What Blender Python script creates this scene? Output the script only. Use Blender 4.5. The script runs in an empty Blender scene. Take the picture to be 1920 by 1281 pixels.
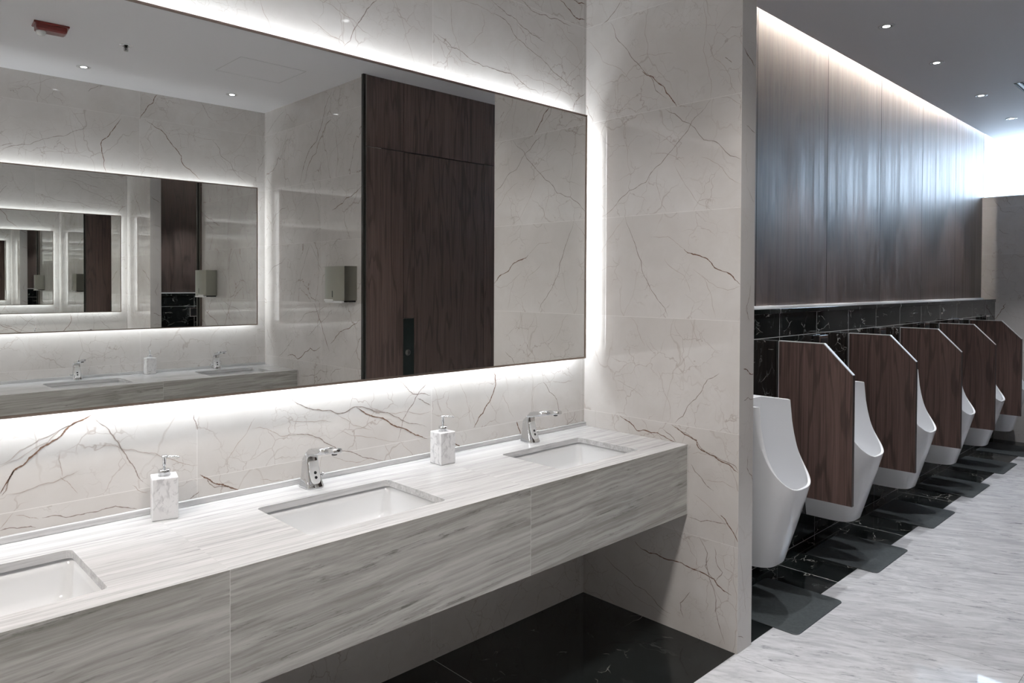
import bpy, bmesh, math, random
from mathutils import Vector, Matrix
random.seed(11)
S = bpy.context.scene
C = S.collection

# ------------------------------------------------------------------ camera
CAM = Vector((-2.7914, -2.365, 1.56))
YAW, PITCH, ROLL, FPX, SYPX = 0.8035, -0.0143, 0.0043, 1353.46, -87.84
cf = Vector((math.cos(YAW)*math.cos(PITCH), math.sin(YAW)*math.cos(PITCH), math.sin(PITCH)))
cr0 = Vector((math.sin(YAW), -math.cos(YAW), 0))
cu0 = cr0.cross(cf)
cr = cr0*math.cos(ROLL) + cu0*math.sin(ROLL)
cu = -cr0*math.sin(ROLL) + cu0*math.cos(ROLL)
camd = bpy.data.cameras.new('camera')
cam = bpy.data.objects.new('camera', camd)
C.objects.link(cam)
M = Matrix((cr, cu, -cf)).transposed().to_4x4()
M.translation = CAM
cam.matrix_world = M
camd.sensor_fit = 'HORIZONTAL'
camd.sensor_width = 36
camd.lens = 36*FPX/1920
camd.shift_y = SYPX/1920
camd.clip_start = 0.02
S.camera = cam

# ------------------------------------------------------------------ world, exposure
SKY = 44.0
w = bpy.data.worlds.new('sky'); S.world = w; w.use_nodes = True
wb = w.node_tree.nodes['Background']
wb.inputs[0].default_value = (0.66, 0.80, 1.0, 1)
wb.inputs[1].default_value = SKY
S.view_settings.view_transform = 'Standard'
S.view_settings.look = 'None'
S.view_settings.gamma = 1
S.view_settings.use_curve_mapping = False
S.view_settings.exposure = 0.02
cy = S.cycles
cy.max_bounces = 16; cy.glossy_bounces = 14; cy.diffuse_bounces = 5; cy.transmission_bounces = 8
cy.sample_clamp_indirect = 4.0
cy.use_denoising = True

# light powers and colours
P_SPOT_COUNTER = 30.0
P_FILL_AISLE = 100.0
P_FILL_END = 330.0
P_SPOT_URINAL = 110.0
E_LED = 28.0
E_COVE = 230.0
COL_SPOT = (0.98, 0.985, 1.0)
COL_FILL_END = (1.0, 0.93, 0.87)
COL_FILL_AISLE = (1.0, 0.955, 0.92)
COL_LED = (0.93, 0.97, 1.0)
COL_COVE = (1.0, 0.90, 0.80)

# ------------------------------------------------------------------ dimensions
H = 3.05                 # ceiling
P, T = 0.850, 0.121      # pier depth and thickness
W = 3.8845               # distance between the two mirror walls
XO = 0.05                # face of the opposite pier
YST = -2.243             # face of the stall panelling
DC, HC, HB, HU = 0.6036, 0.850, 0.539, 0.8694
YD, YWOOD = -0.485, -0.36
XFAR, ZSILL = 5.88, 2.476
XL = -4.3
MZ1, MZ2, MF, MGAP = 1.2015, 2.3812, 0.0864, 0.0944

# pixel of the 1920x1281 photograph -> point on a wall plane (for tracing the stone's veins onto it)
def ray(px, py):
    return cf + cr*((px-960)/FPX) - cu*((py-640.5-SYPX)/FPX)
def onplane(px, py, ax, v):
    d = ray(px, py); t = (v-CAM[ax])/d[ax]
    return CAM + d*t

# ------------------------------------------------------------------ materials
def new_mat(name):
    m = bpy.data.materials.new(name); m.use_nodes = True
    nt = m.node_tree
    return m, nt, nt.nodes['Principled BSDF']
def simple(name, col, rough=0.4, metal=0.0, spec=0.5, coat=0.0):
    m, nt, b = new_mat(name)
    b.inputs['Base Color'].default_value = (*col, 1)
    b.inputs['Roughness'].default_value = rough
    b.inputs['Metallic'].default_value = metal
    b.inputs['Specular IOR Level'].default_value = spec
    b.inputs['Coat Weight'].default_value = coat
    return m
def emit(name, col, s):
    m, nt, b = new_mat(name)
    nt.nodes.remove(b)
    e = nt.nodes.new('ShaderNodeEmission')
    e.inputs[0].default_value = (*col, 1); e.inputs[1].default_value = s
    nt.links.new(e.outputs[0], nt.nodes['Material Output'].inputs[0])
    return m
class G:
    """small node-graph helper"""
    def __init__(s, nt): s.nt = nt
    def n(s, t, **k):
        x = s.nt.nodes.new('ShaderNode'+t)
        for a, v in k.items(): setattr(x, a, v)
        return x
    def put(s, sock, v):
        if isinstance(v, bpy.types.NodeSocket): s.nt.links.new(v, sock)
        elif isinstance(v, (tuple, list)) and len(v) == 3 and sock.type == 'RGBA': sock.default_value = (*v, 1)
        else: sock.default_value = v
    def math(s, op, a, b=0.0, c=0.0, clamp=False):
        x = s.n('Math', operation=op, use_clamp=clamp)
        for i, v in enumerate((a, b, c)): s.put(x.inputs[i], v)
        return x.outputs[0]
    def vmath(s, op, a, b=(0, 0, 0), sc=1.0):
        x = s.n('VectorMath', operation=op)
        s.put(x.inputs[0], a); s.put(x.inputs[1], b)
        if op == 'SCALE': s.put(x.inputs[3], sc)
        return x.outputs[0]
    def noise(s, v, scale, detail=3, rough=0.5, dist=0.0, out=0):
        x = s.n('TexNoise'); s.put(x.inputs['Vector'], v)
        x.inputs['Scale'].default_value = scale; x.inputs['Detail'].default_value = detail
        x.inputs['Roughness'].default_value = rough; x.inputs['Distortion'].default_value = dist
        return x.outputs[out]
    def edges(s, v, scale):
        x = s.n('TexVoronoi', feature='DISTANCE_TO_EDGE'); s.put(x.inputs['Vector'], v)
        x.inputs['Scale'].default_value = scale
        return x.outputs['Distance']
    def remap(s, v, a, b, c=0.0, d=1.0, smooth=False):
        x = s.n('MapRange'); x.interpolation_type = 'SMOOTHSTEP' if smooth else 'LINEAR'
        s.put(x.inputs[0], v)
        for i, q in enumerate((a, b, c, d)): x.inputs[i+1].default_value = q
        return x.outputs[0]
    def mix(s, f, a, b):
        x = s.n('Mix', data_type='RGBA'); s.put(x.inputs[0], f); s.put(x.inputs[6], a); s.put(x.inputs[7], b)
        return x.outputs[2]
    def mapping(s, v, scale=(1, 1, 1), rot=(0, 0, 0), loc=(0, 0, 0)):
        x = s.n('Mapping'); s.put(x.inputs[0], v)
        x.inputs['Location'].default_value = loc
        x.inputs['Rotation'].default_value = rot; x.inputs['Scale'].default_value = scale
        return x.outputs[0]
    def obj(s): return s.n('TexCoord').outputs['Object']
    def sep(s, v):
        x = s.n('SeparateXYZ'); s.put(x.inputs[0], v); return x.outputs
    def seam(s, c, off, per, half):
        """1 on a joint line of half-width HALF every PER metres"""
        a = s.math('SUBTRACT', c, off)
        a = s.math('DIVIDE', a, per)
        f = s.math('FRACT', s.math('ADD', a, 0.5))
        d = s.math('MULTIPLY', s.math('ABSOLUTE', s.math('SUBTRACT', f, 0.5)), per)
        return s.math('LESS_THAN', d, half), s.math('FLOOR', a)

def vein_mask(g, v, scale, width, dist_scale, dist, mscale, mlo, mhi):
    w_ = g.vmath('SUBTRACT', g.noise(v, dist_scale, 4, 0.6, out=1), (0.5, 0.5, 0.5))
    vv = g.vmath('ADD', v, g.vmath('SCALE', w_, sc=dist))
    e = g.edges(vv, scale)
    m = g.remap(e, 0.0, width, 1.0, 0.0, smooth=True)
    k = g.remap(g.noise(g.vmath('ADD', v, (7.3, 1.9, 4.2)), mscale, 2), mlo, mhi, 0.0, 1.0, smooth=True)
    return g.math('MULTIPLY', m, k)

def cream_marble(name, axis, u0, pu, z0=0.452, pz=0.4785, joint_u=True, kb=0.7, km=0.75):
    m, nt, b = new_mat(name); g = G(nt)
    o = g.obj(); sx = g.sep(o)
    su, iu = g.seam(sx[axis], u0, pu, 0.0011)
    sz, iz = g.seam(sx[2], z0, pz, 0.0011)
    wn = g.n('TexWhiteNoise', noise_dimensions='2D')
    cmb = g.n('CombineXYZ'); g.put(cmb.inputs[0], iu); g.put(cmb.inputs[1], iz)
    g.put(wn.inputs['Vector'], cmb.outputs[0])
    v = g.vmath('ADD', o, g.vmath('SCALE', wn.outputs['Color'], sc=23.0))
    rot = g.mapping(v, (1.0, 1.0, 1.0), (0.6, 0.7, 0.3))
    base = g.mix(g.remap(g.noise(v, 2.0, 4, 0.6), 0.35, 0.68), (0.545, 0.523, 0.503), (0.635, 0.617, 0.60))
    blot = g.remap(g.noise(v, 7.0, 6, 0.7, 0.6), 0.40, 0.72)
    base = g.mix(g.math('MULTIPLY', blot, 0.35), base, (0.50, 0.465, 0.435))
    hair = vein_mask(g, rot, 9.0, 0.020, 5.0, 0.16, 4.0, 0.46, 0.62)
    hair2 = vein_mask(g, g.mapping(v, (1, 1, 1), (0.2, 0.9, 1.2)), 18.0, 0.030, 9.0, 0.12, 6.0, 0.55, 0.70)
    mid = vein_mask(g, g.mapping(v, (1.0, 1.0, 0.6), (0.5, 0.55, 0.9)), 2.6, 0.009, 3.0, 0.22, 2.0, 0.46, 0.62)
    big = vein_mask(g, g.mapping(v, (0.9, 0.9, 0.55), (0.3, -0.6, 0.2)), 1.3, 0.0042, 4.5, 0.22, 1.7, 0.52, 0.60)
    c = g.mix(g.math('MULTIPLY', hair2, 0.50), base, (0.36, 0.31, 0.28))
    c = g.mix(g.math('MULTIPLY', hair, 0.62), c, (0.34, 0.28, 0.25))
    c = g.mix(g.math('MULTIPLY', mid, km), c, (0.30, 0.235, 0.195))
    c = g.mix(g.math('MULTIPLY', big, kb), c, (0.22, 0.155, 0.115))
    s_ = g.math('MAXIMUM', su, sz) if joint_u else sz
    c = g.mix(g.math('MULTIPLY', s_, 0.65), c, (0.74, 0.72, 0.70))
    g.put(b.inputs['Base Color'], c)
    b.inputs['Roughness'].default_value = 0.045
    b.inputs['Specular IOR Level'].default_value = 0.5
    return m

def black_marble(name, joints, rough=0.08, kv=1.0):
    """joints: list of (axis, offset, period)"""
    m, nt, b = new_mat(name); g = G(nt)
    o = g.obj(); sx = g.sep(o)
    s_ = None; ids = []
    for ax, off, per in joints:
        l, i = g.seam(sx[ax], off, per, 0.0018)
        ids.append(i); s_ = l if s_ is None else g.math('MAXIMUM', s_, l)
    wn = g.n('TexWhiteNoise', noise_dimensions='2D')
    cmb = g.n('CombineXYZ'); g.put(cmb.inputs[0], ids[0]); g.put(cmb.inputs[1], ids[-1])
    g.put(wn.inputs['Vector'], cmb.outputs[0])
    v = g.vmath('ADD', o, g.vmath('SCALE', wn.outputs['Color'], sc=9.0))
    fine = vein_mask(g, g.mapping(v, (1.3, 0.55, 1.0), (0, 0, 0.9)), 8.0, 0.026, 6.0, 0.22, 6.0, 0.47, 0.64)
    brt = vein_mask(g, g.mapping(v, (0.7, 1.0, 1.3), (0.3, 0.2, 0.35)), 9.0, 0.022, 7.0, 0.16, 9.0, 0.54, 0.65)
    c = g.mix(g.remap(g.noise(v, 3.0, 4), 0.4, 0.7), (0.0045, 0.0060, 0.0060), (0.012, 0.015, 0.015))
    c = g.mix(g.math('MULTIPLY', fine, 0.24*kv), c, (0.34, 0.36, 0.35))
    c = g.mix(g.math('MULTIPLY', brt, 0.75*kv), c, (0.58, 0.57, 0.53))
    c = g.mix(g.math('MULTIPLY', s_, 0.85), c, (0.50, 0.50, 0.49))
    g.put(b.inputs['Base Color'], c)
    b.inputs['Roughness'].default_value = rough
    b.inputs['Specular IOR Level'].default_value = 0.5
    return m

def streak_stone(name, axis_scale, lo, hi, dark, rough, joints, amount=0.75, tile=9.0, joint_col=(0.33, 0.33, 0.33), rot=(0, 0, 0), jw=0.0011, jmix=0.5, wavy=0.8, fl=(20, 20, 90)):
    """sedimentary grey-white stone whose streaks run along the axis with the smallest scale"""
    m, nt, b = new_mat(name); g = G(nt)
    o = g.obj(); sx = g.sep(o)
    s_ = 0.0; ids = [0.0, 0.0]
    for k, (ax, off, per) in enumerate(joints):
        l, i = g.seam(sx[ax], off, per, jw)
        ids[k] = i; s_ = l if k == 0 else g.math('MAXIMUM', s_, l)
    wn = g.n('TexWhiteNoise', noise_dimensions='2D')
    cmb = g.n('CombineXYZ'); g.put(cmb.inputs[0], ids[0]); g.put(cmb.inputs[1], ids[1])
    g.put(wn.inputs['Vector'], cmb.outputs[0])
    v = g.vmath('ADD', o, g.vmath('SCALE', wn.outputs['Color'], sc=tile))
    v = g.mapping(v, (1, 1, 1), rot)
    a = g.mapping(v, axis_scale)
    # gentle bending of the strata, then three layers of ever finer strata
    bend = g.vmath('SCALE', g.vmath('SUBTRACT', g.noise(v, 1.6, 3, 0.55, out=1), (0.5, 0.5, 0.5)), sc=wavy)
    a = g.vmath('ADD', a, bend)
    n1 = g.noise(a, 1.0, 6, 0.60)
    n2 = g.noise(g.vmath('ADD', g.vmath('SCALE', a, sc=3.7), (1.3, 4.1, 2.7)), 1.0, 6, 0.66)
    n3 = g.noise(g.vmath('ADD', g.vmath('SCALE', a, sc=1.9), (3, 5, 9)), 1.0, 9, 0.74)
    f = g.remap(g.math('ADD', g.math('MULTIPLY', n1, 0.5), g.math('MULTIPLY', n2, 0.5)), 0.40, 0.60)
    c = g.mix(f, lo, hi)
    fleck = g.remap(g.noise(g.mapping(v, (fl[0], fl[1], fl[2])), 1.0, 4, 0.7), 0.50, 0.62, 0.0, 1.0, smooth=True)
    dk = g.remap(n3, 0.53, 0.66, 0.0, 1.0, smooth=True)
    c = g.mix(g.math('MULTIPLY', dk, amount*0.45), c, dark)
    c = g.mix(g.math('MULTIPLY', g.math('MULTIPLY', dk, fleck), amount), c, dark)
    c = g.mix(g.math('MULTIPLY', s_, jmix), c, joint_col)
    g.put(b.inputs['Base Color'], c)
    b.inputs['Roughness'].default_value = rough
    b.inputs['Specular IOR Level'].default_value = 0.5
    return m

def wood(name, axis, u0, pu, rough=0.40, bright=1.0, red=1.0, spec=0.5, seamw=0.0016):
    m, nt, b = new_mat(name); g = G(nt)
    o = g.obj(); sx = g.sep(o)
    if pu:
        s_, iu = g.seam(sx[axis], u0, pu, seamw)
        wn = g.n('TexWhiteNoise', noise_dimensions='1D'); g.put(wn.inputs['W'], iu)
        o2 = g.vmath('ADD', o, g.vmath('SCALE', wn.outputs['Color'], sc=5.0))
    else:
        s_ = None; o2 = o
    fine = g.noise(g.mapping(o2, (150, 150, 2.2)), 1.0, 4, 0.65)
    band = g.noise(g.mapping(o2, (22, 22, 0.55)), 1.0, 3, 0.55, 0.35)
    warp = g.noise(g.mapping(o2, (7, 7, 0.8)), 1.0, 2, 0.5)
    ring = g.math('SINE', g.math('ADD', g.math('MULTIPLY', warp, 46.0), g.math('MULTIPLY', band, 9.0)))
    ring = g.remap(ring, 0.35, 1.0, 0.0, 1.0, smooth=True)
    a = (0.052*bright*red, 0.036*bright, 0.031*bright)
    c_ = (0.115*bright*red, 0.078*bright, 0.066*bright)
    c = g.mix(g.remap(fine, 0.34, 0.66), a, c_)
    c = g.mix(g.math('MULTIPLY', ring, 0.62), c, (0.030*bright*red, 0.021*bright, 0.018*bright))
    c = g.mix(g.math('MULTIPLY', g.remap(band, 0.5, 0.72), 0.45), c, (0.135*bright*red, 0.094*bright, 0.080*bright))
    if s_ is not None: c = g.mix(s_, c, (0.006, 0.005, 0.005))
    g.put(b.inputs['Base Color'], c)
    g.put(b.inputs['Roughness'], g.remap(band, 0.3, 0.7, rough-0.07, rough+0.10))
    g.put(b.inputs['Specular IOR Level'], g.math('MULTIPLY', g.math('SUBTRACT', 1.0, s_), spec) if s_ is not None else spec)
    bp = g.n('Bump'); bp.inputs['Strength'].default_value = 0.22; bp.inputs['Distance'].default_value = 0.0012
    g.put(bp.inputs['Height'], g.noise(g.mapping(o2, (120, 120, 1.5)), 1.0, 3, 0.6))
    g.put(b.inputs['Normal'], bp.outputs[0])
    return m

M_CREAM_X = cream_marble('cream_marble_x', 0, -0.968, 0.945, kb=0.25, km=0.45)
M_CREAM_Y = cream_marble('cream_marble_y', 1, -0.85, 1.9, kb=0.15, km=0.4)
M_CREAM_YO = cream_marble('cream_marble_opposite', 1, -2.90, 0.95)
M_VEIN = [simple('vein_faint', (0.40, 0.345, 0.31), 0.2), simple('vein_grey', (0.27, 0.225, 0.20), 0.2), simple('vein_brown', (0.17, 0.105, 0.075), 0.22)]
M_BLACK_FLOOR = black_marble('black_marble_floor', [(0, 1.068, 1.02), (1, 9.0, 20.0)])
M_BLACK_FLOOR2 = black_marble('black_marble_under_counter', [(0, -0.956, 1.02), (1, 9.0, 20.0)], kv=0.35)
M_BLACK_DADO = black_marble('black_marble_dado', [(0, 1.12, 0.489), (2, 1.27, 0.62)], 0.06)
M_BLACK_CAP = black_marble('black_marble_cap', [(0, 1.12, 1.467)], 0.06)
M_FLOOR = streak_stone('white_marble_floor', (14.0, 2.8, 1.0), (0.45, 0.455, 0.475), (0.63, 0.635, 0.655), (0.16, 0.165, 0.18), 0.032,
                       [(0, -0.005, 0.668), (1, -1.725, 1.10)], amount=0.80, rot=(0, 0, -0.50), joint_col=(0.16, 0.16, 0.16), jmix=0.8, wavy=1.6, fl=(90, 24, 1))
M_TOP = streak_stone('counter_top_stone', (0.9, 34.0, 34.0), (0.44, 0.44, 0.445), (0.635, 0.635, 0.64), (0.20, 0.20, 0.20), 0.10,
                     [(0, -2.058, 1.062)], amount=0.6, rot=(0, 0, 0.02), joint_col=(0.50, 0.50, 0.50), jmix=0.5, wavy=1.2, fl=(8, 60, 60))
M_APRON = streak_stone('counter_stone_shaded', (0.8, 0.8, 22.0), (0.27, 0.265, 0.245), (0.49, 0.485, 0.465), (0.12, 0.12, 0.105), 0.16,
                       [(0, -2.058, 1.062)], amount=0.85, rot=(0, 0.045, 0), joint_col=(0.66, 0.66, 0.65), jmix=0.5, wavy=0.9, fl=(18, 18, 85))  # same stone as the top, its dimmer light put into a darker colour
M_WALLWOOD = wood('walnut_wall', 0, 2.045, 0.965, rough=0.42, bright=0.66, red=1.0, spec=0.85, seamw=0.003)
M_PANELWOOD = wood('walnut_partition', 1, 0, 0, rough=0.5, bright=1.15, red=1.08, spec=0.3)
M_STALLWOOD = wood('walnut_stall', 0, 0, 0, rough=0.42, bright=1.25, red=1.02, spec=0.5)
M_DARKWOOD = wood('walnut_door', 0, 0, 0, rough=0.42, bright=1.15, red=1.0, spec=0.5)
M_CEIL = simple('ceiling_paint', (0.84, 0.84, 0.86), 0.6, spec=0.3)
M_WHITE = simple('white_ceramic', (0.82, 0.83, 0.85), 0.10, spec=0.5)
M_BASIN = simple('basin_ceramic', (0.74, 0.75, 0.76), 0.12, spec=0.5)
M_CHROME = simple('chrome', (0.78, 0.79, 0.80), 0.06, 1.0)
M_STEEL = simple('brushed_steel', (0.33, 0.33, 0.295), 0.34, 1.0)
M_BRONZE = simple('bronze_frame', (0.36, 0.29, 0.25), 0.30, 0.9)
M_DARKMETAL = simple('dark_metal', (0.018, 0.018, 0.015), 0.45, 0.3)
M_TRIM = simple('satin_silver_trim', (0.62, 0.62, 0.62), 0.35, 0.35)
M_WTRIM = simple('pale_joint', (0.70, 0.70, 0.68), 0.4)
M_BLACK = simple('black_plastic', (0.012, 0.013, 0.014), 0.35)
M_SLOT = simple('dark_lock_plate', (0.008, 0.014, 0.012), 0.3)
M_RED = simple('red_plastic', (0.12, 0.012, 0.010), 0.30)
M_SCREEN_WHITE = simple('white_paint', (0.75, 0.76, 0.77), 0.5)
M_MIRROR = simple('mirror_silver', (0.92, 0.93, 0.92), 0.0, 1.0)
M_BACK = simple('mirror_backing', (0.30, 0.30, 0.30), 0.6)
M_LED = emit('led_strip', COL_LED, E_LED)
M_LAMP = emit('lamp_face', COL_SPOT, 14.0)
M_COVE = emit('cove_tube', COL_COVE, E_COVE)
M_FLASH = simple('strobe_lens', (0.80, 0.82, 0.80), 0.08)
M_PAPER = simple('paper_towel', (0.80, 0.80, 0.79), 0.8)
def _mat_rubber():
    m, nt, b = new_mat('mat_rubber'); g = G(nt)
    g.put(b.inputs['Base Color'], g.mix(g.remap(g.noise(g.obj(), 60, 4, 0.7), 0.35, 0.65), (0.045, 0.053, 0.056), (0.068, 0.078, 0.082)))
    b.inputs['Roughness'].default_value = 0.5
    b.inputs['Specular IOR Level'].default_value = 0.28
    return m
M_RUBBER = _mat_rubber()
def _bottle():
    m, nt, b = new_mat('dispenser_marble'); g = G(nt)
    o = g.obj()
    v = vein_mask(g, g.mapping(o, (1, 1, 0.6), (0.3, 0.5, 0.2)), 34.0, 0.16, 22.0, 0.055, 26.0, 0.46, 0.64)
    k = g.remap(g.noise(g.mapping(o, (1, 1, 0.7), (0.2, 0.6, 0)), 42.0, 5, 0.7, 1.3), 0.54, 0.74)
    c = g.mix(g.math('MULTIPLY', v, 0.5), (0.74, 0.74, 0.75), (0.30, 0.30, 0.32))
    c = g.mix(g.math('MULTIPLY', k, 0.8), c, (0.20, 0.20, 0.22))
    g.put(b.inputs['Base Color'], c); b.inputs['Roughness'].default_value = 0.25
    return m
M_BOTTLE = _bottle()
def _glass():
    m, nt, b = new_mat('window_glass')
    b.inputs['Base Color'].default_value = (0.95, 1.0, 1.0, 1)
    b.inputs['Transmission Weight'].default_value = 1.0
    b.inputs['Roughness'].default_value = 0.0
    b.inputs['IOR'].default_value = 1.02
    return m
M_GLASS = _glass()

# ------------------------------------------------------------------ mesh helpers
def link(name, bm, mats, parent=None, smooth=False, recalc=True):
    if recalc: bmesh.ops.recalc_face_normals(bm, faces=bm.faces)
    me = bpy.data.meshes.new(name); bm.to_mesh(me); bm.free()
    for m in (mats if isinstance(mats, (list, tuple)) else [mats]): me.materials.append(m)
    if smooth:
        for p in me.polygons: p.use_smooth = True
    o = bpy.data.objects.new(name, me); C.objects.link(o)
    if parent: o.parent = parent
    return o
def box(bm, x0, x1, y0, y1, z0, z1, mi=0, bev=0.0):
    vs = [bm.verts.new((x, y, z)) for x in (x0, x1) for y in (y0, y1) for z in (z0, z1)]
    f = [(0, 1, 3, 2), (4, 6, 7, 5), (0, 4, 5, 1), (2, 3, 7, 6), (0, 2, 6, 4), (1, 5, 7, 3)]
    fs = [bm.faces.new([vs[i] for i in q]) for q in f]
    for q in fs: q.material_index = mi
    if bev:
        es = list({e for q in fs for e in q.edges})
        r = bmesh.ops.bevel(bm, geom=es, offset=bev, segments=2, profile=0.5, affect='EDGES')
        for q in r['faces']: q.material_index = mi
    return vs
def prism(bm, pts, axis, a, b, mi=0):
    """polygon PTS (in the two other axes) extruded along AXIS from a to b"""
    def mk(p, v):
        c = [p[0], p[1]]; c.insert(axis, v); return c
    A = [bm.verts.new(mk(p, a)) for p in pts]; B = [bm.verts.new(mk(p, b)) for p in pts]
    n = len(pts); fs = [bm.faces.new(A), bm.faces.new(B[::-1])]
    for i in range(n): fs.append(bm.faces.new((A[i], B[i], B[(i+1) % n], A[(i+1) % n])))
    for q in fs: q.material_index = mi
    return A, B, fs
def lathe(bm, prof, n=32, c=(0, 0, 0), mi=0, cap0=False, cap1=False):
    rings = []
    for r, z in prof:
        rings.append([bm.verts.new((c[0]+r*math.cos(2*math.pi*k/n), c[1]+r*math.sin(2*math.pi*k/n), c[2]+z)) for k in range(n)])
    for a, b in zip(rings, rings[1:]):
        for k in range(n):
            bm.faces.new((a[k], a[(k+1) % n], b[(k+1) % n], b[k])).material_index = mi
    if cap0: bm.faces.new(rings[0][::-1]).material_index = mi
    if cap1: bm.faces.new(rings[-1]).material_index = mi
def loft(bm, rings, cap=True, mi=0, closed=True):
    R = [[bm.verts.new(p) for p in r] for r in rings]; n = len(R[0])
    for a, b in zip(R, R[1:]):
        for k in range(n if closed else n-1):
            bm.faces.new((a[k], a[(k+1) % n], b[(k+1) % n], b[k])).material_index = mi
    if cap:
        bm.faces.new(R[0][::-1]).material_index = mi; bm.faces.new(R[-1]).material_index = mi
    return R
def rrect(x0, x1, y0, y1, r, n=5):
    out = []
    for cx, cy_, a0 in ((x1-r, y1-r, 0), (x0+r, y1-r, 90), (x0+r, y0+r, 180), (x1-r, y0+r, 270)):
        for k in range(n+1):
            a = math.radians(a0+90*k/n); out.append((cx+r*math.cos(a), cy_+r*math.sin(a)))
    return out
def plate(bm, outer, holes, z0, z1, mi=0):
    """flat plate with holes, triangulated top and bottom and walled"""
    loops = [outer]+holes
    for z, flip in ((z1, False), (z0, True)):
        es = []
        for lp in loops:
            vs = [bm.verts.new((p[0], p[1], z)) for p in lp]
            es += [bm.edges.new((vs[i], vs[(i+1) % len(vs)])) for i in range(len(vs))]
        r = bmesh.ops.triangle_fill(bm, use_beauty=True, use_dissolve=False, edges=es, normal=(0, 0, 1))
        for f in r['geom']:
            if isinstance(f, bmesh.types.BMFace):
                f.material_index = mi
    for lp in loops:
        n = len(lp)
        A = [bm.verts.new((p[0], p[1], z0)) for p in lp]; B = [bm.verts.new((p[0], p[1], z1)) for p in lp]
        for i in range(n): bm.faces.new((A[i], A[(i+1) % n], B[(i+1) % n], B[i])).material_index = mi
    bmesh.ops.remove_doubles(bm, verts=bm.verts, dist=1e-5)
def structure(o): o['kind'] = 'structure'; return o
def thing(name, label, cat, loc=(0, 0, 0), rz=0.0, group=None):
    o = bpy.data.objects.new(name, None); C.objects.link(o)
    o.empty_display_size = 0.05
    o.location = loc; o.rotation_euler = (0, 0, rz)
    o['label'] = label; o['category'] = cat
    if group: o['group'] = group
    return o
def copy_tree(o, parent=None):
    c = o.copy(); C.objects.link(c); c.parent = parent
    for ch in [q for q in bpy.data.objects if q.parent == o and q is not c]: copy_tree(ch, c)
    return c
def dup(root, loc, label, rz=None, group=None):
    c = copy_tree(root); c.location = loc; c['label'] = label
    if rz is not None: c.rotation_euler = (0, 0, rz)
    if group: c['group'] = group
    return c

# veins traced on a plane: ribbons lying in the wall's own mesh
def ribbon(bm, pts, width, mi, normal, jit=0.35):
    P_ = [Vector(p) for p in pts]
    for _ in range(3):
        q = [P_[0]]
        for a, b in zip(P_, P_[1:]):
            d = b-a; side = d.cross(normal)
            q.append((a+b)/2 + side*random.uniform(-1, 1)*jit*0.35); q.append(b)
        P_ = q
        jit *= 0.62
    n = len(P_); L, R = [], []
    for i, p in enumerate(P_):
        d = (P_[min(i+1, n-1)]-P_[max(i-1, 0)]).normalized(); s = d.cross(normal)
        e = min(i, n-1-i)/max(1, n*0.18)
        wv = width*0.5*min(1, 0.25+e)*random.uniform(0.55, 1.35)
        L.append(bm.verts.new(p+s*wv)); R.append(bm.verts.new(p-s*wv))
    for i in range(n-1):
        f = bm.faces.new((L[i], L[i+1], R[i+1], R[i])); f.material_index = mi
        f.normal_update()
        if f.normal.dot(normal) < 0: f.normal_flip()
def trace(bm, lines, ax, v, off, zoom, clip=None, mirrored=False, zmax=9.0):
    """lines: (kind, [(u, v)...]) in a zoomed view of the photograph; zoom = (x0, y0, scale)"""
    N = Vector((0, 0, 0)); N[ax] = 1.0 if (mirrored and ax == 1) else -1.0
    for kind, pts in lines:
        wp = []
        for a, b in pts:
            if mirrored:                       # seen in the mirror, whose face stands MF off the wall
                p = onplane(zoom[0]+a/zoom[2], zoom[1]+b/zoom[2], ax, -2*MF-v if ax == 1 else v); p.y = -2*MF-p.y
            else: p = onplane(zoom[0]+a/zoom[2], zoom[1]+b/zoom[2], ax, v)
            p.z = min(p.z, zmax)
            if clip and not (clip[0] <= p[1-ax] <= clip[1]): p[1-ax] = min(max(p[1-ax], clip[0]), clip[1])
            if p.z < 0.004: p.z = 0.004
            p[ax] = v+off; wp.append(p)
        ribbon(bm, wp, (0.0017, 0.0027, 0.0044)[kind], kind+1, N)

# ------------------------------------------------------------------ room shell
# floor: polished white stone with a band of black marble along both long walls
bm = bmesh.new()
def quad(bm, x0, x1, y0, y1, z, mi):
    f = bm.faces.new([bm.verts.new(p) for p in ((x0, y0, z), (x1, y0, z), (x1, y1, z), (x0, y1, z))]); f.material_index = mi
quad(bm, XL, 7.0, -W+0.845, -0.842, 0, 0)
quad(bm, 0.0, 7.0, -0.842, 0.6, 0, 1)
quad(bm, XL, 0.0, -0.842, 0.6, 0, 2)
quad(bm, XL, 7.0, -W-0.1, -W+0.845, 0, 1)
box(bm, XL, 7.0, -W-0.1, 0.6, -0.12, -0.002, 0)
structure(link('floor', bm, [M_FLOOR, M_BLACK_FLOOR, M_BLACK_FLOOR2], recalc=False))

# ceiling: over the wash area, then stopping short of the walnut wall (lighting slot) and of the far window
bm = bmesh.new()
box(bm, XL, 0.0, -W-0.1, 0.0, H, H+0.10)
box(bm, 0.0, T, -W-0.1, -P+0.02, H, H+0.10)
box(bm, T, 6.63, -W-0.1, -0.475, H, H+0.10)
structure(link('ceiling', bm, M_CEIL))
bm = bmesh.new()
box(bm, 0.0, 5.95, -0.53, 0.1, 3.50, 3.58)
box(bm, 0.121, 5.4, -0.53, -0.515, H+0.10, 3.50)
structure(link('ceiling_slot', bm, M_CEIL))

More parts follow.
